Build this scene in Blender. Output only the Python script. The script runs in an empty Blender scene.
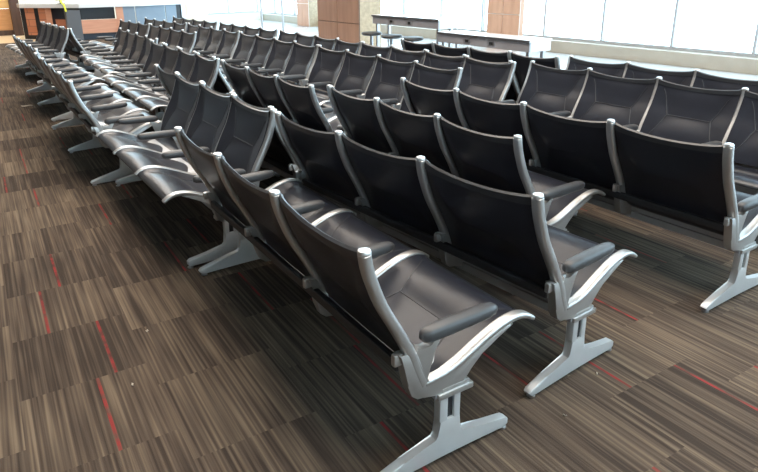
# Airport gate lounge: rows of black tandem sling benches on a striped carpet, windows and counters beyond.
# World axes: X runs across the rows towards the window wall, Y runs along the rows, Z up. Metres.
import bpy, bmesh, math, random
from mathutils import Vector, Matrix
random.seed(7)
S = bpy.context.scene
C = S.collection
PI = math.pi
PITCH = 0.6146           # seat spacing along a bench

# ------------------------------------------------------------------ materials
def new_mat(name):
    m = bpy.data.materials.new(name); m.use_nodes = True
    nt = m.node_tree; b = nt.nodes['Principled BSDF']
    return m, nt, b

def noise_bump(nt, b, scale, strength, dist=0.002):
    tc = nt.nodes.new('ShaderNodeTexCoord'); n = nt.nodes.new('ShaderNodeTexNoise')
    n.inputs['Scale'].default_value = scale; n.inputs['Detail'].default_value = 3
    bp = nt.nodes.new('ShaderNodeBump'); bp.inputs['Strength'].default_value = strength; bp.inputs['Distance'].default_value = dist
    nt.links.new(tc.outputs['Object'], n.inputs['Vector']); nt.links.new(n.outputs['Fac'], bp.inputs['Height'])
    nt.links.new(bp.outputs['Normal'], b.inputs['Normal'])
    return n

def simple(name, col, rough=.5, metal=0., spec=.5, vary=0.0, vscale=8., bump=0., bscale=200.):
    m, nt, b = new_mat(name)
    b.inputs['Base Color'].default_value = (*col, 1); b.inputs['Roughness'].default_value = rough
    b.inputs['Metallic'].default_value = metal; b.inputs['Specular IOR Level'].default_value = spec
    if vary:
        tc = nt.nodes.new('ShaderNodeTexCoord'); n = nt.nodes.new('ShaderNodeTexNoise'); n.inputs['Scale'].default_value = vscale
        n.inputs['Detail'].default_value = 4
        r = nt.nodes.new('ShaderNodeValToRGB')
        r.color_ramp.elements[0].color = (*[c * (1 - vary) for c in col], 1); r.color_ramp.elements[1].color = (*[min(1, c * (1 + vary)) for c in col], 1)
        r.color_ramp.elements[0].position = .3; r.color_ramp.elements[1].position = .7
        nt.links.new(tc.outputs['Object'], n.inputs['Vector']); nt.links.new(n.outputs['Fac'], r.inputs['Fac'])
        nt.links.new(r.outputs['Color'], b.inputs['Base Color'])
    if bump: noise_bump(nt, b, bscale, bump)
    return m

def wood(name, c0, c1, axis_scale=(2, 30, 2), rough=.45):
    m, nt, b = new_mat(name); b.inputs['Roughness'].default_value = rough
    tc = nt.nodes.new('ShaderNodeTexCoord'); mp = nt.nodes.new('ShaderNodeMapping'); mp.inputs['Scale'].default_value = axis_scale
    n = nt.nodes.new('ShaderNodeTexNoise'); n.inputs['Scale'].default_value = 1.; n.inputs['Detail'].default_value = 6
    r = nt.nodes.new('ShaderNodeValToRGB'); r.color_ramp.elements[0].color = (*c0, 1); r.color_ramp.elements[1].color = (*c1, 1)
    r.color_ramp.elements[0].position = .3; r.color_ramp.elements[1].position = .7
    L = nt.links.new
    L(tc.outputs['Object'], mp.inputs['Vector']); L(mp.outputs['Vector'], n.inputs['Vector']); L(n.outputs['Fac'], r.inputs['Fac']); L(r.outputs['Color'], b.inputs['Base Color'])
    return m

def carpet_mat():
    m, nt, b = new_mat('carpet_tiles'); N = nt.nodes.new; L = nt.links.new
    b.inputs['Roughness'].default_value = .95; b.inputs['Specular IOR Level'].default_value = .15
    def math_(op, a, bb=None, c=None):
        n = N('ShaderNodeMath'); n.operation = op
        for i, v in enumerate((a, bb, c)):
            if v is None: continue
            if isinstance(v, (int, float)): n.inputs[i].default_value = v
            else: L(v, n.inputs[i])
        return n.outputs[0]
    tc = N('ShaderNodeTexCoord')
    rot = N('ShaderNodeMapping'); rot.inputs['Rotation'].default_value = (0, 0, math.radians(1.5)); L(tc.outputs['Object'], rot.inputs['Vector'])
    sp = N('ShaderNodeSeparateXYZ'); L(rot.outputs['Vector'], sp.inputs[0])
    x, y = sp.outputs[0], sp.outputs[1]
    tx = math_('DIVIDE', math_('ADD', x, .12), .5); ix = math_('FLOOR', tx); fx = math_('FRACT', tx)
    off = math_('MULTIPLY', ix, 0.37)
    ty = math_('ADD', math_('DIVIDE', y, .5), off); iy = math_('FLOOR', ty); fy = math_('FRACT', ty)
    cb = N('ShaderNodeCombineXYZ'); L(ix, cb.inputs[0]); L(iy, cb.inputs[1])
    wn = N('ShaderNodeTexWhiteNoise'); wn.noise_dimensions = '3D'; L(cb.outputs[0], wn.inputs['Vector'])
    sc = N('ShaderNodeSeparateColor'); L(wn.outputs['Color'], sc.inputs[0])
    r1, r2, r3 = sc.outputs[0], sc.outputs[1], sc.outputs[2]
    def stripes(sx, sy, seed, detail):
        v = N('ShaderNodeCombineXYZ')
        L(math_('ADD', math_('MULTIPLY', x, sx), math_('MULTIPLY', r1, 137.)), v.inputs[0])
        L(math_('ADD', math_('MULTIPLY', y, sy), math_('MULTIPLY', r2, 61.)), v.inputs[1]); v.inputs[2].default_value = seed
        n = N('ShaderNodeTexNoise'); n.inputs['Scale'].default_value = 1.; n.inputs['Detail'].default_value = detail; L(v.outputs[0], n.inputs['Vector'])
        return n.outputs['Fac']
    a = stripes(58., .7, 1.3, 1.); c = stripes(105., 1.6, 8.1, 1.); d = stripes(11., 2.5, 4.4, 1.)
    f = math_('ADD', math_('ADD', math_('MULTIPLY', a, .48), math_('MULTIPLY', c, .34)), math_('MULTIPLY', d, .22))
    f = math_('ADD', f, math_('MULTIPLY', math_('SUBTRACT', r3, .5), .13))
    rp = N('ShaderNodeValToRGB'); L(f, rp.inputs['Fac'])
    e = rp.color_ramp.elements
    e[0].position = .41; e[0].color = (*CARPET[0], 1)
    e[1].position = .70; e[1].color = (*CARPET[3], 1)
    k = e.new(.50); k.color = (*CARPET[1], 1)
    k = e.new(.58); k.color = (*CARPET[2], 1)
    # thin red yarn lines inside some of the tiles
    pos = math_('ADD', math_('MULTIPLY', r2, .7), .15)
    dist = math_('ABSOLUTE', math_('SUBTRACT', fx, pos))
    line = math_('LESS_THAN', dist, .013)
    has = math_('GREATER_THAN', r1, .62)
    brk = N('ShaderNodeTexNoise'); brk.inputs['Scale'].default_value = 9.; brk.inputs['Detail'].default_value = 3; L(tc.outputs['Object'], brk.inputs['Vector'])
    fade = N('ShaderNodeMapRange'); fade.inputs['From Min'].default_value = .40; fade.inputs['From Max'].default_value = .58; L(brk.outputs['Fac'], fade.inputs['Value'])
    fac = math_('MULTIPLY', math_('MULTIPLY', line, has), math_('ADD', math_('MULTIPLY', fade.outputs[0], .6), .22))
    mx = N('ShaderNodeMix'); mx.data_type = 'RGBA'; L(fac, mx.inputs['Factor']); L(rp.outputs['Color'], mx.inputs['A']); mx.inputs['B'].default_value = (.22, .025, .025, 1)
    L(mx.outputs['Result'], b.inputs['Base Color'])
    pile = N('ShaderNodeTexNoise'); pile.inputs['Scale'].default_value = 260.; L(tc.outputs['Object'], pile.inputs['Vector'])
    bp = N('ShaderNodeBump'); bp.inputs['Strength'].default_value = .5; bp.inputs['Distance'].default_value = .004
    L(math_('ADD', pile.outputs['Fac'], a), bp.inputs['Height']); L(bp.outputs['Normal'], b.inputs['Normal'])
    return m

def brick_mat(name, c0, c1, mortar, bw, bh):
    m, nt, b = new_mat(name); N = nt.nodes.new; L = nt.links.new
    b.inputs['Roughness'].default_value = .7
    tc = N('ShaderNodeTexCoord'); mp = N('ShaderNodeMapping'); mp.inputs['Rotation'].default_value = (PI / 2, 0, 0)
    br = N('ShaderNodeTexBrick'); br.inputs['Scale'].default_value = 1.; br.inputs['Brick Width'].default_value = bw; br.inputs['Row Height'].default_value = bh
    br.inputs['Mortar Size'].default_value = .008; br.inputs['Color1'].default_value = (*c0, 1); br.inputs['Color2'].default_value = (*c1, 1); br.inputs['Mortar'].default_value = (*mortar, 1)
    L(tc.outputs['Object'], mp.inputs['Vector']); L(mp.outputs['Vector'], br.inputs['Vector']); L(br.outputs['Color'], b.inputs['Base Color'])
    return m

def tile_mat(name, col, grout, size, rough):
    m, nt, b = new_mat(name); N = nt.nodes.new; L = nt.links.new
    b.inputs['Roughness'].default_value = rough
    tc = N('ShaderNodeTexCoord'); br = N('ShaderNodeTexBrick'); br.offset = 0
    br.inputs['Scale'].default_value = 1.; br.inputs['Brick Width'].default_value = size; br.inputs['Row Height'].default_value = size
    br.inputs['Mortar Size'].default_value = .004
    br.inputs['Color1'].default_value = (*col, 1); br.inputs['Color2'].default_value = (*[c * .93 for c in col], 1); br.inputs['Mortar'].default_value = (*grout, 1)
    L(tc.outputs['Object'], br.inputs['Vector']); L(br.outputs['Color'], b.inputs['Base Color'])
    return m

def glass_mat():
    m = bpy.data.materials.new('window_glass'); m.use_nodes = True; nt = m.node_tree; nt.nodes.clear(); N = nt.nodes.new; L = nt.links.new
    o = N('ShaderNodeOutputMaterial'); t = N('ShaderNodeBsdfTransparent'); g = N('ShaderNodeBsdfGlossy'); lw = N('ShaderNodeLayerWeight'); mx = N('ShaderNodeMixShader')
    t.inputs['Color'].default_value = (.95, .97, .98, 1); g.inputs['Roughness'].default_value = .02; lw.inputs['Blend'].default_value = .5
    pw = N('ShaderNodeMath'); pw.operation = 'POWER'; pw.inputs[1].default_value = 4.; sc = N('ShaderNodeMath'); sc.operation = 'MULTIPLY_ADD'; sc.inputs[1].default_value = .6; sc.inputs[2].default_value = .03
    L(lw.outputs['Facing'], pw.inputs[0]); L(pw.outputs[0], sc.inputs[0])
    L(sc.outputs[0], mx.inputs[0]); L(t.outputs[0], mx.inputs[1]); L(g.outputs[0], mx.inputs[2]); L(mx.outputs[0], o.inputs['Surface'])
    return m

def emit(name, col, st):
    m = bpy.data.materials.new(name); m.use_nodes = True; nt = m.node_tree; nt.nodes.clear()
    o = nt.nodes.new('ShaderNodeOutputMaterial'); e = nt.nodes.new('ShaderNodeEmission'); e.inputs['Color'].default_value = (*col, 1); e.inputs['Strength'].default_value = st
    nt.links.new(e.outputs[0], o.inputs['Surface']); return m

CARPET = [(.037, .027, .021), (.067, .049, .037), (.094, .070, .051), (.155, .118, .083)]
M = dict(
    vinyl=simple('black_vinyl', (.019, .021, .029), .30, spec=.24, vary=.15, vscale=5, bump=.12, bscale=500),
    hem=simple('black_vinyl_hem', (.022, .024, .029), .36, spec=.55),
    seam=simple('stitched_seam', (.035, .036, .04), .5),
    alu=simple('cast_aluminium', (.50, .50, .50), .44, metal=.92, vary=.05, vscale=14),
    lit_leg_alu=simple('lit_leg_aluminium', (.60, .61, .62), .38, metal=.55, vary=.04, vscale=10),  # paler copy of the frame aluminium, side light put into the colour
    cap=simple('polished_cap', (.66, .66, .66), .38, metal=.8),
    beam=simple('beam_aluminium', (.38, .39, .41), .4, metal=.35),
    tube=simple('black_rail', (.016, .017, .020), .45),
    arm=simple('armrest_urethane', (.045, .046, .05), .42, spec=.5, bump=.08, bscale=400),
    rubber=simple('glide_rubber', (.03, .03, .03), .7),
    carpet=carpet_mat(),
    tile=tile_mat('pale_floor_tile', (.66, .71, .75), (.5, .54, .58), .6, .12),  # polished tile, window glare partly put into its bluish white
    tan_tile=tile_mat('tan_floor_tile', (.62, .47, .30), (.45, .34, .22), .6, .3),
    ledge=simple('ledge_laminate', (.40, .36, .30), .5, vary=.05, vscale=3),
    wall=simple('pale_wall_paint', (.78, .77, .70), .7),
    aisle=simple('taupe_wall_paint', (.16, .15, .14), .7),
    white=simple('white_ceiling_paint', (.50, .49, .47), .8),
    mullion=simple('mullion_metal', (.42, .43, .45), .4, metal=.2),
    column=wood('brown_column_panel', (.20, .105, .065), (.27, .15, .095), (6, 6, 1.2), .4),
    stone=simple('tan_column_stone', (.43, .33, .22), .6, vary=.14, vscale=16, bump=.2, bscale=60),
    cream=simple('cream_column', (.78, .70, .52), .6, vary=.05, vscale=8),
    hazed_brown=wood('hazed_brown_panel', (.48, .26, .17), (.58, .33, .22), (8, 8, 1.4), .45),  # brown column panelling with the window flare washed into its colour
    joint=simple('panel_joint', (.10, .06, .045), .6),
    pale_joint=simple('pale_joint', (.75, .7, .66), .5),
    ctop=simple('counter_top_laminate', (.70, .71, .73), .12, spec=.6),
    cedge=simple('counter_edge', (.06, .06, .065), .4),
    cfront=simple('counter_fascia_steel', (.34, .33, .35), .35, metal=.4, vary=.08, vscale=3),
    steel=simple('brushed_steel', (.5, .5, .52), .3, metal=.9),
    dark=simple('dark_laminate', (.012, .014, .020), .35),
    navy=simple('navy_panel', (.018, .026, .042), .4),
    greyblue=simple('grey_blue_panel', (.20, .26, .33), .45, vary=.05, vscale=3),
    greypost=simple('grey_pedestal_paint', (.19, .23, .28), .5),
    umber=wood('dark_brown_wood', (.035, .016, .010), (.065, .030, .018), (10, 10, 1.5), .5),
    oak=wood('orange_oak', (.42, .20, .075), (.52, .27, .11), (3, 3, 22), .5),
    honey=wood('honey_oak', (.58, .36, .13), (.66, .43, .18), (3, 3, 22), .5),
    brick=brick_mat('terracotta_tile', (.42, .15, .075), (.50, .20, .11), (.2, .1, .07), .5, .19),
    pinkwood=wood('pink_cherry_wood', (.52, .24, .15), (.62, .31, .20), (2, 2, 26), .4),
    yellow=simple('yellow_tape', (.75, .80, .05), .5),
    black=simple('black_plastic', (.015, .015, .016), .4),
    glass=glass_mat(),
    paper=simple('scrap_paper', (.40, .34, .27), .8),
)

# ------------------------------------------------------------------ mesh helpers
def mesh_from(bm, name, mat, smooth=True, angle=40):
    bmesh.ops.recalc_face_normals(bm, faces=bm.faces)
    me = bpy.data.meshes.new(name); bm.to_mesh(me); bm.free()
    for m in (mat if isinstance(mat, (list, tuple)) else [mat]): me.materials.append(m)
    if smooth:
        for p in me.polygons: p.use_smooth = True
        me.set_sharp_from_angle(angle=math.radians(angle))
    return me

def link(name, me, parent=None, loc=(0, 0, 0), rz=0):
    o = bpy.data.objects.new(name, me); C.objects.link(o)
    o.location = loc; o.rotation_euler = (0, 0, rz)
    if parent: o.parent = parent
    return o

def box(bm, x0, x1, y0, y1, z0, z1, bevel=0, mi=0):
    g = bmesh.ops.create_cube(bm, size=1)
    vs = g['verts']
    for v in vs: v.co = Vector(((x0 + x1) / 2 + v.co.x * (x1 - x0), (y0 + y1) / 2 + v.co.y * (y1 - y0), (z0 + z1) / 2 + v.co.z * (z1 - z0)))
    fs = {f for v in vs for f in v.link_faces}
    for f in fs: f.material_index = mi
    if bevel:
        es = {e for v in vs for e in v.link_edges}
        bmesh.ops.bevel(bm, geom=list(es), offset=bevel, segments=2, affect='EDGES', profile=.6)

def plate(bm, pts, y0, y1, bevel=0):
    """pts: outline in the XZ plane, extruded from y0 to y1."""
    a = [bm.verts.new((x, y0, z)) for x, z in pts]; b = [bm.verts.new((x, y1, z)) for x, z in pts]
    n = len(pts); fs = [bm.faces.new(a[::-1]), bm.faces.new(b)]
    for i in range(n): fs.append(bm.faces.new((a[i], a[(i + 1) % n], b[(i + 1) % n], b[i])))
    if bevel:
        es = [e for f in fs[:2] for e in f.edges]
        bmesh.ops.bevel(bm, geom=es, offset=bevel, segments=2, affect='EDGES', profile=.6)

def smooth_path(pts, n):
    """Catmull-Rom resample of 2D points, n samples a span."""
    P = [Vector((*p, 0)) if len(p) == 2 else Vector(p) for p in pts]
    out = []
    for i in range(len(P) - 1):
        p0 = P[i - 1] if i else P[0] * 2 - P[1]; p1, p2 = P[i], P[i + 1]; p3 = P[i + 2] if i + 2 < len(P) else P[-1] * 2 - P[-2]
        for k in range(n):
            t = k / n
            out.append(.5 * ((2 * p1) + (p2 - p0) * t + (2 * p0 - 5 * p1 + 4 * p2 - p3) * t * t + (3 * p1 - p0 - 3 * p2 + p3) * t ** 3))
    out.append(P[-1])
    return out

def sweep_xz(bm, path, wy, depth, n=12, sq=3.0, round_ends=True):
    """Sweep a superellipse (wy wide across Y, depth(t) thick in the plane) along an XZ path."""
    rings = []; m = len(path)
    for i, p in enumerate(path):
        a = path[max(0, i - 1)]; b = path[min(m - 1, i + 1)]; t = (b - a).normalized(); nrm = Vector((-t.y, t.x, 0))
        d = depth(i / (m - 1)) / 2; w = wy / 2; ring = []
        for k in range(n):
            ang = 2 * PI * (k + .5) / n; ca, sa = math.cos(ang), math.sin(ang)
            e = 2 / sq
            yy = math.copysign(abs(ca) ** e, ca) * w; dd = math.copysign(abs(sa) ** e, sa) * d
            q = p + nrm * dd
            ring.append(bm.verts.new((q.x, yy, q.y)))
        rings.append(ring)
    for r0, r1 in zip(rings, rings[1:]):
        for k in range(n): bm.faces.new((r0[k], r0[(k + 1) % n], r1[(k + 1) % n], r1[k]))
    for ring, p, q in ((rings[0], path[0], path[1]), (rings[-1], path[-1], path[-2])):
        if round_ends:
            t = (p - q).normalized(); prev = ring; cen = sum((v.co for v in ring), Vector()) / n
            for s_, o_ in ((.8, .004), (.45, .006)):
                nr = [bm.verts.new(cen + (v.co - cen) * s_ + Vector((t.x, 0, t.y)) * o_) for v in ring]
                for k in range(n): bm.faces.new((prev[k], prev[(k + 1) % n], nr[(k + 1) % n], nr[k]))
                prev = nr
            bm.faces.new(prev)
        else: bm.faces.new(ring)

def tube(bm, pts, r, n=8):
    P = [Vector(p) for p in pts]; rings = []
    for i, p in enumerate(P):
        t = (P[min(i + 1, len(P) - 1)] - P[max(i - 1, 0)]).normalized()
        up = Vector((0, 0, 1)) if abs(t.z) < .9 else Vector((1, 0, 0))
        a = t.cross(up).normalized(); b = t.cross(a)
        rings.append([bm.verts.new(p + a * math.cos(2 * PI * k / n) * r + b * math.sin(2 * PI * k / n) * r) for k in range(n)])
    for r0, r1 in zip(rings, rings[1:]):
        for k in range(n): bm.faces.new((r0[k], r0[(k + 1) % n], r1[(k + 1) % n], r1[k]))
    bm.faces.new(rings[0]); bm.faces.new(rings[-1])

def lathe(bm, prof, n=20, cx=0, cy=0):
    rings = [[bm.verts.new((cx + math.cos(2 * PI * k / n) * r, cy + math.sin(2 * PI * k / n) * r, z)) for k in range(n)] for r, z in prof]
    for r0, r1 in zip(rings, rings[1:]):
        for k in range(n): bm.faces.new((r0[k], r0[(k + 1) % n], r1[(k + 1) % n], r1[k]))
    bm.faces.new(rings[0][::-1]); bm.faces.new(rings[-1])

# ------------------------------------------------------------------ tandem bench parts (bench local: +X is the way it faces, Y along it)
FRONT = [(.006, .862), (.012, .82), (.025, .775), (.060, .685), (.105, .600), (.142, .530), (.165, .480), (.192, .405), (.208, .36)]
POSTC = [(-.012, .852), (-.006, .815), (.007, .768), (.042, .676), (.088, .592), (.125, .522), (.148, .472), (.176, .398), (.198, .345)]
RAILC = [(.205, .345), (.28, .350), (.35, .372), (.445, .418), (.535, .453), (.605, .463), (.652, .451), (.682, .433)]
FW = .042

def frame_mesh():
    bm = bmesh.new()
    sweep_xz(bm, smooth_path(POSTC, 3), FW, lambda t: .040 - .006 * (1 - t), n=16, sq=3.2)
    sweep_xz(bm, smooth_path(RAILC, 3), FW, lambda t: .026 - .008 * max(0, (t - .6) / .4), n=16, sq=3.2)
    hub = [(.098, .487), (.120, .440), (.130, .365), (.147, .320), (.170, .302), (.198, .298), (.250, .285), (.345, .278),
           (.366, .300), (.393, .341), (.438, .376), (.513, .416), (.580, .446), (.535, .452), (.445, .417), (.35, .371), (.28, .349), (.215, .345), (.192, .40), (.165, .478)]
    plate(bm, hub, -.0195, .0195, .004)
    strut = [(.165, .470), (.172, .492), (.195, .478), (.222, .480), (.238, .497), (.262, .497), (.240, .455), (.222, .40), (.212, .352), (.19, .352)]
    plate(bm, strut, -.015, .015, .003)
    box(bm, .253, .402, -.026, .026, .262, .284, .005)          # saddle clamp under the beam
    box(bm, .268, .388, -.021, .021, .284, .300, .004)
    return mesh_from(bm, 'side_frame', M['alu'])

def knob_mesh():
    bm = bmesh.new()
    box(bm, .084, .116, -.011, .011, .446, .488, .007)
    return mesh_from(bm, 'clamp_knob', M['alu'])

def cap_mesh():
    bm = bmesh.new(); lathe(bm, [(.018, .850), (.0205, .855), (.0208, .861), (.018, .867), (.010, .870)], 18, -.012, 0)
    return mesh_from(bm, 'post_cap', M['cap'])

def arm_mesh():
    bm = bmesh.new(); rings = []; n = 16
    st = [(.192, .010, .012), (.200, .020, .022), (.225, .0265, .028), (.30, .0285, .029), (.39, .0285, .028), (.46, .027, .026), (.492, .023, .021), (.506, .014, .012)]
    for x, w, h in st:
        zc = .514 + .034 * (x - .19)
        ring = []
        for k in range(n):
            a = 2 * PI * k / n; ca, sa = math.cos(a), math.sin(a)
            ring.append(bm.verts.new((x, math.copysign(abs(ca) ** .75, ca) * w, zc + math.copysign(abs(sa) ** .8, sa) * h * (1 if sa > 0 else .85))))
        rings.append(ring)
    for r0, r1 in zip(rings, rings[1:]):
        for k in range(n): bm.faces.new((r0[k], r0[(k + 1) % n], r1[(k + 1) % n], r1[k]))
    bm.faces.new(rings[0]); bm.faces.new(rings[-1])
    return mesh_from(bm, 'armrest', M['arm'], angle=60)

def leg_mesh():
    bm = bmesh.new()
    o = [(.045, .012), (.024, .018), (.016, .030), (.026, .043), (.120, .068), (.255, .096), (.266, .112), (.266, .168), (.354, .168), (.354, .104), (.366, .088), (.470, .070), (.575, .055), (.589, .044), (.589, .024), (.575, .012), (.350, .020), (.28, .020)]
    plate(bm, o, -.017, .017, .005)
    box(bm, .266, .300, -.017, .017, .160, .264, .005)
    box(bm, .326, .354, -.017, .017, .160, .264, .005)
    return mesh_from(bm, 'leg', M['lit_leg_alu'])

def slot_dark_mesh():
    bm = bmesh.new(); box(bm, .298, .328, -.008, .008, .165, .262)  # black filler in the gap, painting the shade of the leg slot
    return mesh_from(bm, 'slot_shade', M['tube'], smooth=False)

def glide_mesh():
    bm = bmesh.new(); lathe(bm, [(.012, .0), (.017, .002), (.017, .007), (.008, .010), (.006, .016)], 14)
    return mesh_from(bm, 'glide', M['steel'])

def beam_mesh(n):
    bm = bmesh.new(); L_ = n * PITCH / 2 + .014
    o = [(.246, .266), (.246, .302), (.256, .304), (.256, .314), (.246, .316), (.246, .354), (.366, .354), (.366, .266)]
    plate(bm, o, -L_, L_, 0)
    return mesh_from(bm, 'beam', M['beam'], smooth=False)

def tube_mesh(n):
    bm = bmesh.new(); L_ = n * PITCH / 2 - .020
    box(bm, .112, .140, -L_, L_, .402, .441, .008)
    return mesh_from(bm, 'back_rail', M['tube'])

HW = PITCH / 2 - .0125
def sag_f(v): return max(0., 1 - (2 * v - 1) ** 2)

BACK_P = smooth_path([(x - .001, z) for x, z in [(.0105, .853), (.014, .82), (.028, .775), (.062, .687), (.102, .612), (.141, .535), (.164, .482), (.188, .415)]], 4)
SEAT_P = smooth_path([(.192, .402), (.204, .376), (.235, .362), (.29, .364), (.35, .381), (.43, .418), (.52, .453), (.60, .466), (.650, .457), (.675, .440)], 3)

def pt_back(t, v):
    """t 0 top .. 1 bottom, v 0..1 across; the sling's front face."""
    i = t * (len(BACK_P) - 1); k = min(int(i), len(BACK_P) - 2); p = BACK_P[k].lerp(BACK_P[k + 1], i - k)
    tg = (BACK_P[k + 1] - BACK_P[k]).normalized(); nr = Vector((-tg.y, tg.x, 0))      # points forward/up
    f = sag_f(v)
    z = p.y - .030 * f ** .8 * max(0, 1 - t / .55) ** 1.2
    x = p.x - .006 * f
    q = min(1, (p.y - .622) / .22) if p.y > .622 else min(1, (.622 - p.y) / .20)
    hw = .27 + .17 * q; av = abs(v - .5)
    g = (1 - .72 * q) * (1 if av < hw else max(0, (.5 - av) / (.5 - hw)))
    puff = .008 * math.sin(PI * q) * max(0, 1 - (av / hw) ** 2) if av < hw else 0
    d = puff - .020 * g
    return Vector((x + nr.x * d, (v - .5) * 2 * HW, z + nr.y * d)), nr

def pt_seat(t, v):
    i = t * (len(SEAT_P) - 1); k = min(int(i), len(SEAT_P) - 2); p = SEAT_P[k].lerp(SEAT_P[k + 1], i - k)
    tg = (SEAT_P[k + 1] - SEAT_P[k]).normalized(); nr = Vector((-tg.y, tg.x, 0))
    f = sag_f(v)
    q = min(1, abs(p.x - .43) / .22)
    hw = .27 + .17 * q; av = abs(v - .5)
    g = (1 - .6 * q) * (1 if av < hw else max(0, (.5 - av) / (.5 - hw)))
    puff = .009 * math.sin(PI * q) * max(0, 1 - (av / hw) ** 2) if av < hw else 0
    d = puff - .026 * g
    return Vector((p.x + nr.x * d, (v - .5) * 2 * HW, p.y + nr.y * d)), nr

def sling_mesh(fn, name, nt, nv, th, mat):
    bm = bmesh.new(); A = []; B = []
    for i in range(nt + 1):
        ra, rb = [], []
        for j in range(nv + 1):
            p, nr = fn(i / nt, j / nv)
            edge = min(i, nt - i, 1)
            ra.append(bm.verts.new(p)); rb.append(bm.verts.new(p - Vector((nr.x, 0, nr.y)) * th))
        A.append(ra); B.append(rb)
    for i in range(nt):
        for j in range(nv):
            bm.faces.new((A[i][j], A[i][j + 1], A[i + 1][j + 1], A[i + 1][j])); bm.faces.new((B[i][j], B[i + 1][j], B[i + 1][j + 1], B[i][j + 1]))
    for i in range(nt):
        for j in (0, nv): bm.faces.new((A[i][j], A[i + 1][j], B[i + 1][j], B[i][j]))
    for j in range(nv):
        for i in (0, nt): bm.faces.new((A[i][j], A[i][j + 1], B[i][j + 1], B[i][j]))
    return mesh_from(bm, name, mat, angle=50)

def hem_mesh(fn, name, t0, t1, th, over):
    """a folded band wrapped round the sling edge, a little thicker than the sling"""
    bm = bmesh.new(); nv = 20; rings = []
    for j in range(nv + 1):
        v = j / nv; ring = []
        sec = [(t0, over), (t0 + (t1 - t0) * .5, over), (t1, over), (t1, -th - over), (t0 + (t1 - t0) * .5, -th - over), (t0, -th - over)]
        for t, o_ in sec:
            p, nr = fn(t, v); ring.append(bm.verts.new(p + Vector((nr.x, 0, nr.y)) * o_))
        p, nr = fn(t0, v); p2, _ = fn(t0 + .02, v); up = (p - p2).normalized(); up = up if t0 < .5 else up
        ring.append(bm.verts.new(p + up * .007 - Vector((nr.x, 0, nr.y)) * th / 2))
        rings.append(ring)
    n = 7
    for r0, r1 in zip(rings, rings[1:]):
        for k in range(n): bm.faces.new((r0[k], r0[(k + 1) % n], r1[(k + 1) % n], r1[k]))
    bm.faces.new(rings[0]); bm.faces.new(rings[-1])
    return mesh_from(bm, name, M['hem'], angle=50)

def seam_mesh(fn, name, segs, r):
    bm = bmesh.new()
    for (ta, va), (tb, vb) in segs:
        pts = []
        for k in range(9):
            p, nr = fn(ta + (tb - ta) * k / 8, va + (vb - va) * k / 8); pts.append(p + Vector((nr.x, 0, nr.y)) * .0008)
        tube(bm, pts, r, 6)
    return mesh_from(bm, name, M['seam'])

def t_at(path, val, comp):
    best = min(range(len(path)), key=lambda i: abs(path[i][comp] - val)); return best / (len(path) - 1)

tb_c = t_at(BACK_P, .622, 1); tb_u = t_at(BACK_P, .80, 1); tb_l = t_at(BACK_P, .45, 1)
ts_c = t_at(SEAT_P, .43, 0); ts_f = t_at(SEAT_P, .625, 0); ts_b = t_at(SEAT_P, .235, 0)
SHARED = dict(
    frame=frame_mesh(), knob=knob_mesh(), cap=cap_mesh(), arm=arm_mesh(), leg=leg_mesh(), slot_dark=slot_dark_mesh(), glide=glide_mesh(),
    back=sling_mesh(pt_back, 'backrest', 42, 28, .011, M['vinyl']),
    seat=sling_mesh(pt_seat, 'seat', 42, 28, .011, M['vinyl']),
    back_hem=hem_mesh(pt_back, 'top_hem', 0.0, .135, .011, .0035),
    seat_hem=hem_mesh(lambda t, v: pt_seat(1 - t, v), 'front_hem', 0.0, .10, .011, .0022),
    back_seam=seam_mesh(pt_back, 'back_seam', [((tb_c, .23), (tb_c, .77)), ((tb_c, .23), (tb_u, .09)), ((tb_c, .77), (tb_u, .91)), ((tb_c, .23), (tb_l, .085)), ((tb_c, .77), (tb_l, .915))], .0022),
    seat_seam=seam_mesh(pt_seat, 'seat_seam', [((ts_c, .23), (ts_c, .77)), ((ts_c, .23), (ts_f, .08)), ((ts_c, .77), (ts_f, .92)), ((ts_c, .23), (ts_b, .08)), ((ts_c, .77), (ts_b, .92))], .0022),
)
BEAM = {n: beam_mesh(n) for n in (3, 4)}; TUBE = {n: tube_mesh(n) for n in (3, 4)}

def bench(n, x, y, deg, facing, label, group):
    """x, y: middle of the line of back-post tops; facing +1 looks to +X (windows), -1 to -X (aisle)."""
    r = bpy.data.objects.new('seat_bench', None); C.objects.link(r); r.empty_display_size = .2
    r.location = (x, y, 0); r.rotation_euler = (0, 0, math.radians(deg) + (0 if facing > 0 else PI))
    r['label'] = label; r['category'] = 'bench'; r['group'] = group
    for i in range(n + 1):
        yy = (i - n / 2) * PITCH
        f = link('side_frame', SHARED['frame'], r, (0, yy, 0)); link('clamp_knob', SHARED['knob'], f); link('post_cap', SHARED['cap'], f)
        link('armrest', SHARED['arm'], r, (0, yy, 0))
        if (n == 3 and i in (0, 3)) or (n == 4 and i in (0, 2, 4)):
            l = link('leg', SHARED['leg'], r, (0, yy, 0)); link('slot_shade', SHARED['slot_dark'], l)
            for gx in (.045, .575): link('glide', SHARED['glide'], l, (gx, 0, 0))
    for i in range(n):
        yy = (i - n / 2 + .5) * PITCH
        b = link('backrest', SHARED['back'], r, (0, yy, 0)); link('top_hem', SHARED['back_hem'], b); link('back_seam', SHARED['back_seam'], b)
        s = link('seat', SHARED['seat'], r, (0, yy, 0)); link('front_hem', SHARED['seat_hem'], s); link('seat_seam', SHARED['seat_seam'], s)
    link('beam', BEAM[n], r); link('back_rail', TUBE[n], r)
    return r

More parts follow.
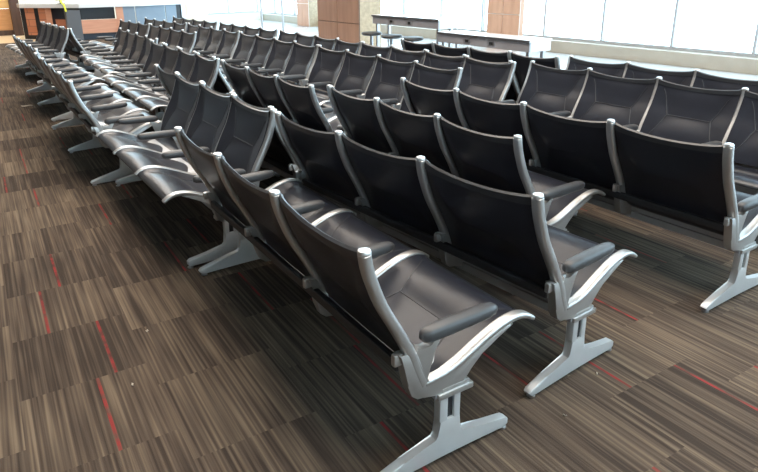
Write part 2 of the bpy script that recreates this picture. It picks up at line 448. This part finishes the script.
GA, GB = 'benches facing the windows', 'benches facing the aisle'
def mid(n, w, u0): return w, u0 + n * PITCH / 2
BENCHES = [
    # n, middle X, first Y, degrees, facing, label
    (3, 0.880, 1.340, -1.0, 1, 'nearest three-seat black bench, seen from behind at the bottom centre of the photo'),
    (3, 1.555, 1.390, 4.05, 1, 'three-seat black bench seen from behind, set slightly askew directly beyond the nearest bench'),
    (3, 2.190, 2.030, -.5, 1, 'three-seat bench seen from behind, between the askew bench and the bench at the right edge'),
    (4, 2.825, 1.375, .2, 1, 'four-seat black bench seen from behind at the right edge, its foot alone on bare carpet'),
    (3, 2.109, 3.960, -.7, 1, 'three-seat black bench seen from behind, in line past the far end of the third-row bench'),
    (3, 1.474, 3.320, .3, -1, 'three-seat black bench facing left, its hexagon-stitched backs seen just beyond the nearest bench'),
    (4, 1.514, 3.400, .4, 1, 'four-seat bench turned away, back to back with the large hexagon-stitched bench'),
    (4, 3.506, 3.979, -.3, -1, 'four-seat bench facing the camera, near end of the middle row'),
    (4, 3.540, 6.493, -1.2, -1, 'second bench from the right in the middle row facing the camera'),
    (4, 3.591, 9.080, -.6, -1, 'third bench from the right in the middle row facing the camera'),
    (4, 3.525, 11.616, 2.4, -1, 'farthest four-seat black bench of the middle row, its far end before the grey-blue counter panels'),
    (4, 4.115, 3.975, .5, -1, 'four-seat bench facing the camera in the back row, before the counter without stools'),
    (4, 4.317, 1.464, .5, -1, 'four-seat black bench facing the camera at the right edge, near end of the back row'),
    (4, 4.157, 6.475, -2.3, -1, 'four-seat bench in the back row, in front of the large brown-panelled column'),
    (4, 4.176, 9.004, -.3, -1, 'four-seat bench in the back row, left of the brown column, before two slim posts'),
    (4, 4.116, 11.604, 1.9, -1, 'farthest four-seat black bench of the back row, in front of the cream column'),
    (4, 4.172, 4.047, .5, 1, 'four-seat bench turned to the windows, back to back behind a back-row bench'),
    (4, 3.001, 9.362, .2, -1, 'four-seat bench in the short far row, nearer the camera than the three-seat one'),
    (3, 2.938, 11.898, 2.9, -1, 'three-seat black bench farthest in the short far row, next to the pink wood counter panel'),
    (4, 2.113, 5.950, -.5, -1, 'four-seat black bench facing left with shiny seats, near end of the left-centre row'),
    (4, 2.275, 8.650, -1.6, -1, 'four-seat black bench facing left, far end of the left-centre row with shiny seats'),
    (4, 2.158, 6.130, -.4, 1, 'four-seat bench turned away, back to back with the near shiny-seated bench'),
    (4, 4.751, 4.015, .5, 1, 'four-seat black bench seen from behind against the glare, nearest the two counters'),
    (4, 4.899, 1.515, .7, -1, 'four-seat bench facing the camera in the last row at right, before the window ledge'),
    (4, 0.700, 5.290, -.4, 1, 'four-seat bench at left seen end-on, its seats touching the shiny seats opposite'),
    (4, 0.745, 8.210, .8, 1, 'far-left four-seat black bench seen from behind, in line beyond the left end-on bench'),
    (4, 1.516, 11.600, 2.9, -1, 'four-seat black bench facing left at far left, upright backs in front of the gate counter'),
    (4, 1.576, 11.580, 2.9, 1, 'four-seat black bench turned right, back to back with the far-left upright bench'),
]
for n, x, u0, deg, fac, lab in BENCHES:
    bench(n, x, u0 + n * PITCH / 2, deg, fac, lab, GA if fac > 0 else GB)

# ------------------------------------------------------------------ setting
def struct(name, bm, mat, smooth=False):
    o = link(name, mesh_from(bm, name, mat, smooth=smooth)); o['kind'] = 'structure'; return o

def bxs(name, mat, *bs, bevel=0):
    bm = bmesh.new()
    for b in bs: box(bm, *b, bevel=bevel)
    return struct(name, bm, mat)

def part(name, mat, parent, *bs, bevel=0, smooth=False):
    bm = bmesh.new()
    for b in bs: box(bm, *b, bevel=bevel)
    return link(name, mesh_from(bm, name, mat, smooth=smooth), parent)

def thing(name, label, cat, loc=(0, 0, 0), rz=0, group=None):
    o = bpy.data.objects.new(name, None); C.objects.link(o); o.location = loc; o.rotation_euler = (0, 0, rz); o.empty_display_size = .2
    o['label'] = label; o['category'] = cat
    if group: o['group'] = group
    return o

bxs('floor', M['carpet'], (-9, 6.1, -7, 20.4, -.1, 0))
bxs('floor_window_side', M['tile'], (6.1, 12, -7, 28, -.1, 0))
bxs('floor_far', M['tan_tile'], (-9, 6.1, 20.4, 28, -.1, 0))
H = 7.0
bxs('wall_aisle', M['aisle'], (-9.2, -9, -7, 28, 0, H))
bxs('wall_behind', M['wall'], (-9, 12, -7.2, -7, 0, 2.6), (-9, 12, -7.2, -7, 6.5, H), (-9, -2, -7.2, -7, 2.6, 6.5))
bxs('ceiling', M['white'], (-9.2, 12, -7.2, 28, H, H + .15))

# window wall at X = 11.2
WX = 11.2
bxs('trim_1', M['ledge'], (WX - .25, WX + .1, -7, 28, 0, .25), bevel=.01)
MULL = [-7, -5.3, -3.6, -2.0, -.5, 1.0, 2.4, 3.85, 5.33, 6.80, 8.34, 9.88, 11.9, 13.52, 15.24, 17.0, 18.9, 20.6, 22.4, 24.2, 26.0, 27.9]
for i in range(len(MULL) - 1):
    w = bxs('window_%d' % (i + 1), M['mullion'],
            (WX - .04, WX + .06, MULL[i] - .024, MULL[i] + .024, .25, H), (WX - .03, WX + .05, MULL[i] + .024, MULL[i + 1] - .024, .25, .31), (WX - .03, WX + .05, MULL[i] + .024, MULL[i + 1] - .024, H - .12, H))
    part('pane', M['glass'], w, (WX + .004, WX + .016, MULL[i] + .024, MULL[i + 1] - .024, .31, H - .12))
for k, yy in enumerate((20.55, 18.88)):
    bm = bmesh.new(); lathe(bm, [(.04, 0), (.04, H)], 14, 9.0, yy); struct('trim_%d' % (k + 2), bm, M['mullion'], True)

for k in range(7):
    x0 = -2 + k * 2.0
    w = bxs('window_%d' % (len(MULL) + k), M['mullion'], (x0 - .035, x0 + .035, -7.1, -7.0, 2.6, 6.5), (x0 + .035, min(x0 + 1.965, 12), -7.09, -7.01, 2.6, 2.66), (x0 + .035, min(x0 + 1.965, 12), -7.09, -7.01, 6.44, 6.5))
    part('pane', M['glass'], w, (x0 + .035, min(x0 + 1.965, 12), -7.056, -7.044, 2.66, 6.44))

# columns
def pillar(name, x0, x1, y0, y1, front, core, joint, jz, nj):
    o = bxs(name, core, (x0 + .02, x1, y0, y1, 0, H))
    w = (y1 - y0) / nj
    zs = [0.0] + jz + [H]
    for j in range(nj):
        for a, b in zip(zs, zs[1:]):
            part('panel', front, o, (x0 - .01, x0 + .025, y0 + j * w + .008, y0 + (j + 1) * w - .008, a + .008, b - .008), bevel=.003)
    part('panel_joint', joint, o, (x0 + .004, x0 + .022, y0 + .004, y1 - .004, .002, H - .002))
    return o
pillar('column_brown', 7.3, 7.86, 11.55, 13.38, M['column'], M['stone'], M['joint'], [.665, 1.85, 3.0], 2)
pillar('column_right', 10.55, 10.68, 10.05, 11.07, M['hazed_brown'], M['hazed_brown'], M['pale_joint'], [.78, 1.9, 3.0], 2)
pillar('column_left', 10.55, 11.0, 20.02, 20.9, M['hazed_brown'], M['stone'], M['pale_joint'], [.78, 1.9, 3.0], 2)
bxs('column_cream', M['cream'], (7.15, 7.95, 23.0, 23.8, 0, H), bevel=.02)

# far end wall, and the oak wall at far left
bxs('wall_back_upper', M['aisle'], (1.9, 3.5, 25.0, 25.2, 1.6, H))  # unseen upper wall, made dark so the left bench seats reflect less
bxs('wall_back', M['wall'], (1.9, 8.0, 25.0, 25.2, 0, 1.6), (8.0, 11.0, 25.0, 25.2, 0, .3), (3.5, 11.0, 25.0, 25.2, 6.6, H))
for k in range(5):  # the high-silled windows are made up, to throw glare on the seats
    x0 = 3.5 + k * 1.5; z0 = 1.6 if k < 3 else .3
    w = bxs('window_%d' % (len(MULL) + 7 + k), M['mullion'], (x0, x0 + .06, 25.0, 25.1, z0, 6.6), (x0 + .06, x0 + 1.5, 25.0, 25.1, z0, z0 + .06), (x0 + .06, x0 + 1.5, 25.0, 25.1, 6.54, 6.6))
    part('pane', M['glass'], w, (x0 + .06, x0 + 1.5, 25.04, 25.05, z0 + .06, 6.54))
bxs('wall_left_far', M['aisle'], (-9, .9, 23.5, 23.7, .16, H))
wl = bxs('wall_left', M['oak'], (.9, 1.62, 23.5, 23.7, .16, .82))
part('upper_panel', M['honey'], wl, (.9, 1.62, 23.5, 23.7, .83, H))
bxs('baseboard_left', M['umber'], (-9, 1.62, 23.47, 23.7, 0, .16))
bxs('column_dark', M['umber'], (1.6, 1.86, 23.1, 23.6, 0, H))

# ------------------------------------------------------------------ gate counter at the far left
gc = thing('gate_counter', 'long gate counter with white top, pink wood and grey-blue panels at far left', 'counter', (3.9, 20.0, 0))
def g_local(poly): return [(x - 3.9, y - 20.0) for x, y in poly]
def slab(bm, front, depth, z0, z1):
    f = g_local(front); n = len(f); top = []
    lo, hi = [], []
    pts = f + [(x, y + depth) for x, y in f[::-1]]
    a = [bm.verts.new((x, y, z0)) for x, y in pts]; b = [bm.verts.new((x, y, z1)) for x, y in pts]
    bm.faces.new(a[::-1]); bm.faces.new(b)
    for i in range(len(pts)): bm.faces.new((a[i], a[(i + 1) % len(pts)], b[(i + 1) % len(pts)], b[i]))
FR = [(1.72, 21.45), (3.1, 19.85), (4.8, 19.80), (6.3, 20.25)]
def cpart(name, mat, a, b, z0, z1, back=.06, inset=0., th=.05):
    """panel standing between plan points a and b, set back from the counter edge"""
    bm = bmesh.new(); slab(bm, [(a[0], a[1] + inset), (b[0], b[1] + inset)], th, z0, z1)
    return link(name, mesh_from(bm, name, mat, smooth=False), gc)
bm = bmesh.new(); slab(bm, FR, .75, .90, 1.01); link('countertop', mesh_from(bm, 'countertop', M['ctop'], smooth=False), gc)
def on(x):
    for (x0, y0), (x1, y1) in zip(FR, FR[1:]):
        if x0 <= x <= x1: return (x, y0 + (y1 - y0) * (x - x0) / (x1 - x0))
    return (x, FR[-1][1])
def cp(name, mat, x0, x1, z0, z1, inset, th=.05, label=None):
    o = cpart(name, mat, on(x0), on(x1), z0, z1, inset=inset, th=th)
    if label: o['label'] = label
    return o
cp('end_frame', M['dark'], 1.74, 1.84, 0, .90, .10)
cp('front_panel', M['brick'], 1.84, 2.06, .12, .90, .08, label='terracotta tiled panel')
cp('kick_plate', M['dark'], 1.84, 3.1, 0, .12, .12)
cp('end_frame', M['dark'], 2.06, 2.16, .12, .90, .10)
cp('front_panel', M['brick'], 2.16, 2.32, .12, .90, .08, label='terracotta tiled panel')
cp('front_panel', M['pinkwood'], 2.32, 2.46, .12, .90, .09, label='pink wood panel')
cp('recess_panel', M['navy'], 2.46, 3.1, .12, .90, .30, label='dark navy recessed panel')
cp('back_panel', M['brick'], 2.55, 3.0, .30, .58, .27, label='dark red-brown tiled strip')
cp('support_pillar', M['greypost'], 2.78, 3.1, 0, .84, -.02, .5, label='grey-blue support pillar')
cp('pillar_cap', M['black'], 2.84, 3.08, .84, .90, -.01, .4)
cp('recess_panel', M['dark'], 3.1, 4.09, .56, .90, .25, label='dark open recess')
cp('front_panel', M['pinkwood'], 3.1, 4.09, .18, .56, .06, label='pink wood panel with horizontal grain')
cp('kick_plate', M['navy'], 3.1, 4.09, 0, .18, .10)
cp('front_panel', M['pinkwood'], 4.09, 4.29, 0, .90, .04, label='narrow pink wood upright')
for x0, x1 in ((4.29, 4.64), (4.65, 5.60), (5.61, 5.98)): cp('front_panel', M['greyblue'], x0, x1 - .012, 0, .90, .05, label='grey-blue panel')
cp('end_frame', M['dark'], 5.98, 6.14, 0, .90, .06)
cp('corner_post', M['steel'], 6.14, 6.28, 0, .90, .02)
# the screen and the yellow tape on the counter
ms = thing('counter_screen', 'small dark monitor on the white gate counter by the yellow tape', 'monitor', (2.72, 20.42, 1.01))
part('screen', M['black'], ms, (-.13, .13, -.02, .02, .10, .40), bevel=.006); part('stand', M['black'], ms, (-.03, .03, -.02, .03, .014, .11)); part('foot', M['black'], ms, (-.09, .09, -.07, .07, 0, .015))
bm = bmesh.new(); px = None
tape = [(2.70, 20.375, 1.36), (2.70, 20.37, 1.30), (2.71, 20.33, 1.16), (2.72, 20.26, 1.04), (2.735, 20.20, 1.026), (2.755, 20.17, 1.0), (2.775, 20.16, .90), (2.785, 20.155, .80)]
for i, (x, y, z) in enumerate(tape):
    q = [bm.verts.new((x - .025, y - .004, z)), bm.verts.new((x + .025, y - .004, z)), bm.verts.new((x + .025, y + .004, z + .002)), bm.verts.new((x - .025, y + .004, z + .002))]
    if px:
        for k in range(4): bm.faces.new((px[k], px[(k + 1) % 4], q[(k + 1) % 4], q[k]))
    else: bm.faces.new(q)
    px = q
bm.faces.new(px)
o = link('yellow_tape', mesh_from(bm, 'yellow_tape', M['yellow'])); o['label'] = 'bright yellow strip of tape hanging over the white gate counter edge'; o['category'] = 'tape'

# ------------------------------------------------------------------ charging counters by the windows and their stools
def charge_counter(label, x0, x1, y0, y1, top, outlets):
    t = thing('charging_counter', label, 'counter', ((x0 + x1) / 2, (y0 + y1) / 2, 0), 0, 'charging counters by the windows')
    hx, hy = (x1 - x0) / 2, (y1 - y0) / 2
    part('countertop', M['ctop'], t, (-hx, hx, -hy, hy, top - .03, top), bevel=.004)
    part('top_edge', M['cedge'], t, (-hx - .012, -hx, -hy, hy, top - .032, top - .004))
    f = part('fascia', M['cfront'], t, (-hx + .01, -hx + .04, -hy + .01, hy - .01, top - .16, top - .03))
    for sy in (-hy + .01, hy - .03): part('end_panel', M['ctop'], t, (-hx + .04, hx - .01, sy, sy + .02, top - .16, top - .03))
    for yy in outlets:
        b = part('outlet_plate', M['steel'], f, (-hx + .003, -hx + .012, yy - t.location.y - .07, yy - t.location.y + .07, top - .125, top - .065))
        part('socket', M['black'], b, (-hx - .002, -hx + .004, yy - t.location.y - .035, yy - t.location.y + .035, top - .115, top - .075))
    for sx in (-hx + .08, hx - .08):
        for sy in (-hy + .08, hy - .08): part('leg', M['steel'], t, (sx - .025, sx + .025, sy - .025, sy + .025, 0, top - .16))
charge_counter('taller grey counter with stools at its front, by the brown column', 6.60, 7.02, 8.05, 10.0, .95, (9.38, 8.84))
charge_counter('lower grey counter without stools, to the right of the stool counter', 6.48, 6.92, 5.96, 7.92, .77, (7.22, 6.70))

def stool(x, y, h, label):
    t = thing('stool', label, 'stool', (x, y, 0), 0, 'round stools')
    bm = bmesh.new(); lathe(bm, [(.15, h - .06), (.18, h - .045), (.19, h - .025), (.18, h - .006), (.15, h)], 24); link('seat', mesh_from(bm, 'seat', M['black']), t)
    bm = bmesh.new(); lathe(bm, [(.03, .02), (.03, h - .058)], 14); link('post', mesh_from(bm, 'post', M['steel']), t)
    bm = bmesh.new(); lathe(bm, [(.20, 0), (.20, .012), (.05, .03), (.03, .05)], 24); link('base', mesh_from(bm, 'base', M['steel']), t)
stool(6.42, 9.74, .66, 'round black stool farthest left at the taller counter, against the brown column')
stool(6.36, 9.02, .66, 'middle round black stool at the taller counter')
stool(6.36, 8.42, .66, 'round black stool at the right end of the taller counter')
t = thing('round_table', 'pale round table top cut by the right edge, before the windows', 'table', (9.02, 3.76, 0))
bm = bmesh.new(); lathe(bm, [(.42, .625), (.45, .632), (.45, .652), (.43, .66)], 40); link('table_top', mesh_from(bm, 'table_top', M['ledge']), t)
bm = bmesh.new(); lathe(bm, [(.04, .02), (.04, .626)], 16); link('post', mesh_from(bm, 'post', M['steel']), t)
bm = bmesh.new(); lathe(bm, [(.26, 0), (.26, .012), (.05, .03), (.04, .05)], 28); link('base', mesh_from(bm, 'base', M['steel']), t)

# scraps lying on the carpet
for x, y, r, s, lab in ((.51, 2.75, .4, .008, 'tiny pale scrap on the carpet, upper of the two at lower left'), (.35, 2.36, 1.2, .009, 'tiny pale scrap on the carpet, lower of the two at lower left'),
                        (.64, 9.54, .1, .07, 'pale paper strip lying on the aisle carpet at far left'), (2.0, 1.34, .6, .008, 'tiny pale scrap on the carpet right of the askew bench foot'),
                        (1.68, 1.24, 2., .008, 'tiny pale scrap on the open carpet at lower right')):
    bm = bmesh.new(); g = bmesh.ops.create_grid(bm, x_segments=4, y_segments=2, size=1)
    for v in bm.verts: v.co = Vector((v.co.x * s, v.co.y * s * .35, .006 + .004 * math.sin(v.co.x * 5) + .002 * v.co.y))
    bmesh.ops.solidify(bm, geom=bm.faces[:], thickness=.002)
    o = link('paper_scrap', mesh_from(bm, 'paper_scrap', M['paper']), None, (x, y, 0), r); o['label'] = lab; o['category'] = 'litter'; o['group'] = 'scraps on the carpet'

# ------------------------------------------------------------------ light
def area(x, y, sx, sy, watts, col=(1, .96, .9), z=H - .05):
    l = bpy.data.lights.new('ceiling_light', 'AREA'); l.shape = 'RECTANGLE'; l.size = sx; l.size_y = sy; l.energy = watts; l.color = col
    o = bpy.data.objects.new('ceiling_light', l); C.objects.link(o); o.location = (x, y, z); return o
for y in (-1.5, 2.0, 5.5, 9.0, 12.5, 16.0, 19.5):
    for x in (1.4, 3.6): area(x, y, 1.8, 3.0, 170, (1, .88, .76))
area(1.5, 22.3, 4.0, .8, 120, (1, .92, .8), 3.4)

w = bpy.data.worlds.new('World'); S.world = w; w.use_nodes = True; nt = w.node_tree
bg = nt.nodes['Background']; bg.inputs['Color'].default_value = (.64, .87, 1, 1); bg.inputs['Strength'].default_value = 7.0

# ------------------------------------------------------------------ camera
cam = bpy.data.cameras.new('camera'); co = bpy.data.objects.new('camera', cam); C.objects.link(co); S.camera = co
f, p, r = 618.64, .325266, -.01380
cam.sensor_width = 36; cam.sensor_fit = 'HORIZONTAL'; cam.lens = f * 36 / 758
cam.shift_x = 14.05 / 758; cam.shift_y = -48.75 / 758
cam.clip_start = .05; cam.clip_end = 200
phi = math.radians(32.6)
co.matrix_world = Matrix.Translation((0, 0, 1.588)) @ Matrix.Rotation(-phi, 4, 'Z') @ Matrix.Rotation(PI / 2 - p, 4, 'X') @ Matrix.Rotation(r, 4, 'Z')

S.view_settings.view_transform = 'Standard'; S.view_settings.look = 'None'; S.view_settings.gamma = 1; S.view_settings.use_curve_mapping = False
S.view_settings.exposure = 0
S.cycles.max_bounces = 8; S.cycles.transparent_max_bounces = 12
S.cycles.use_denoising = True
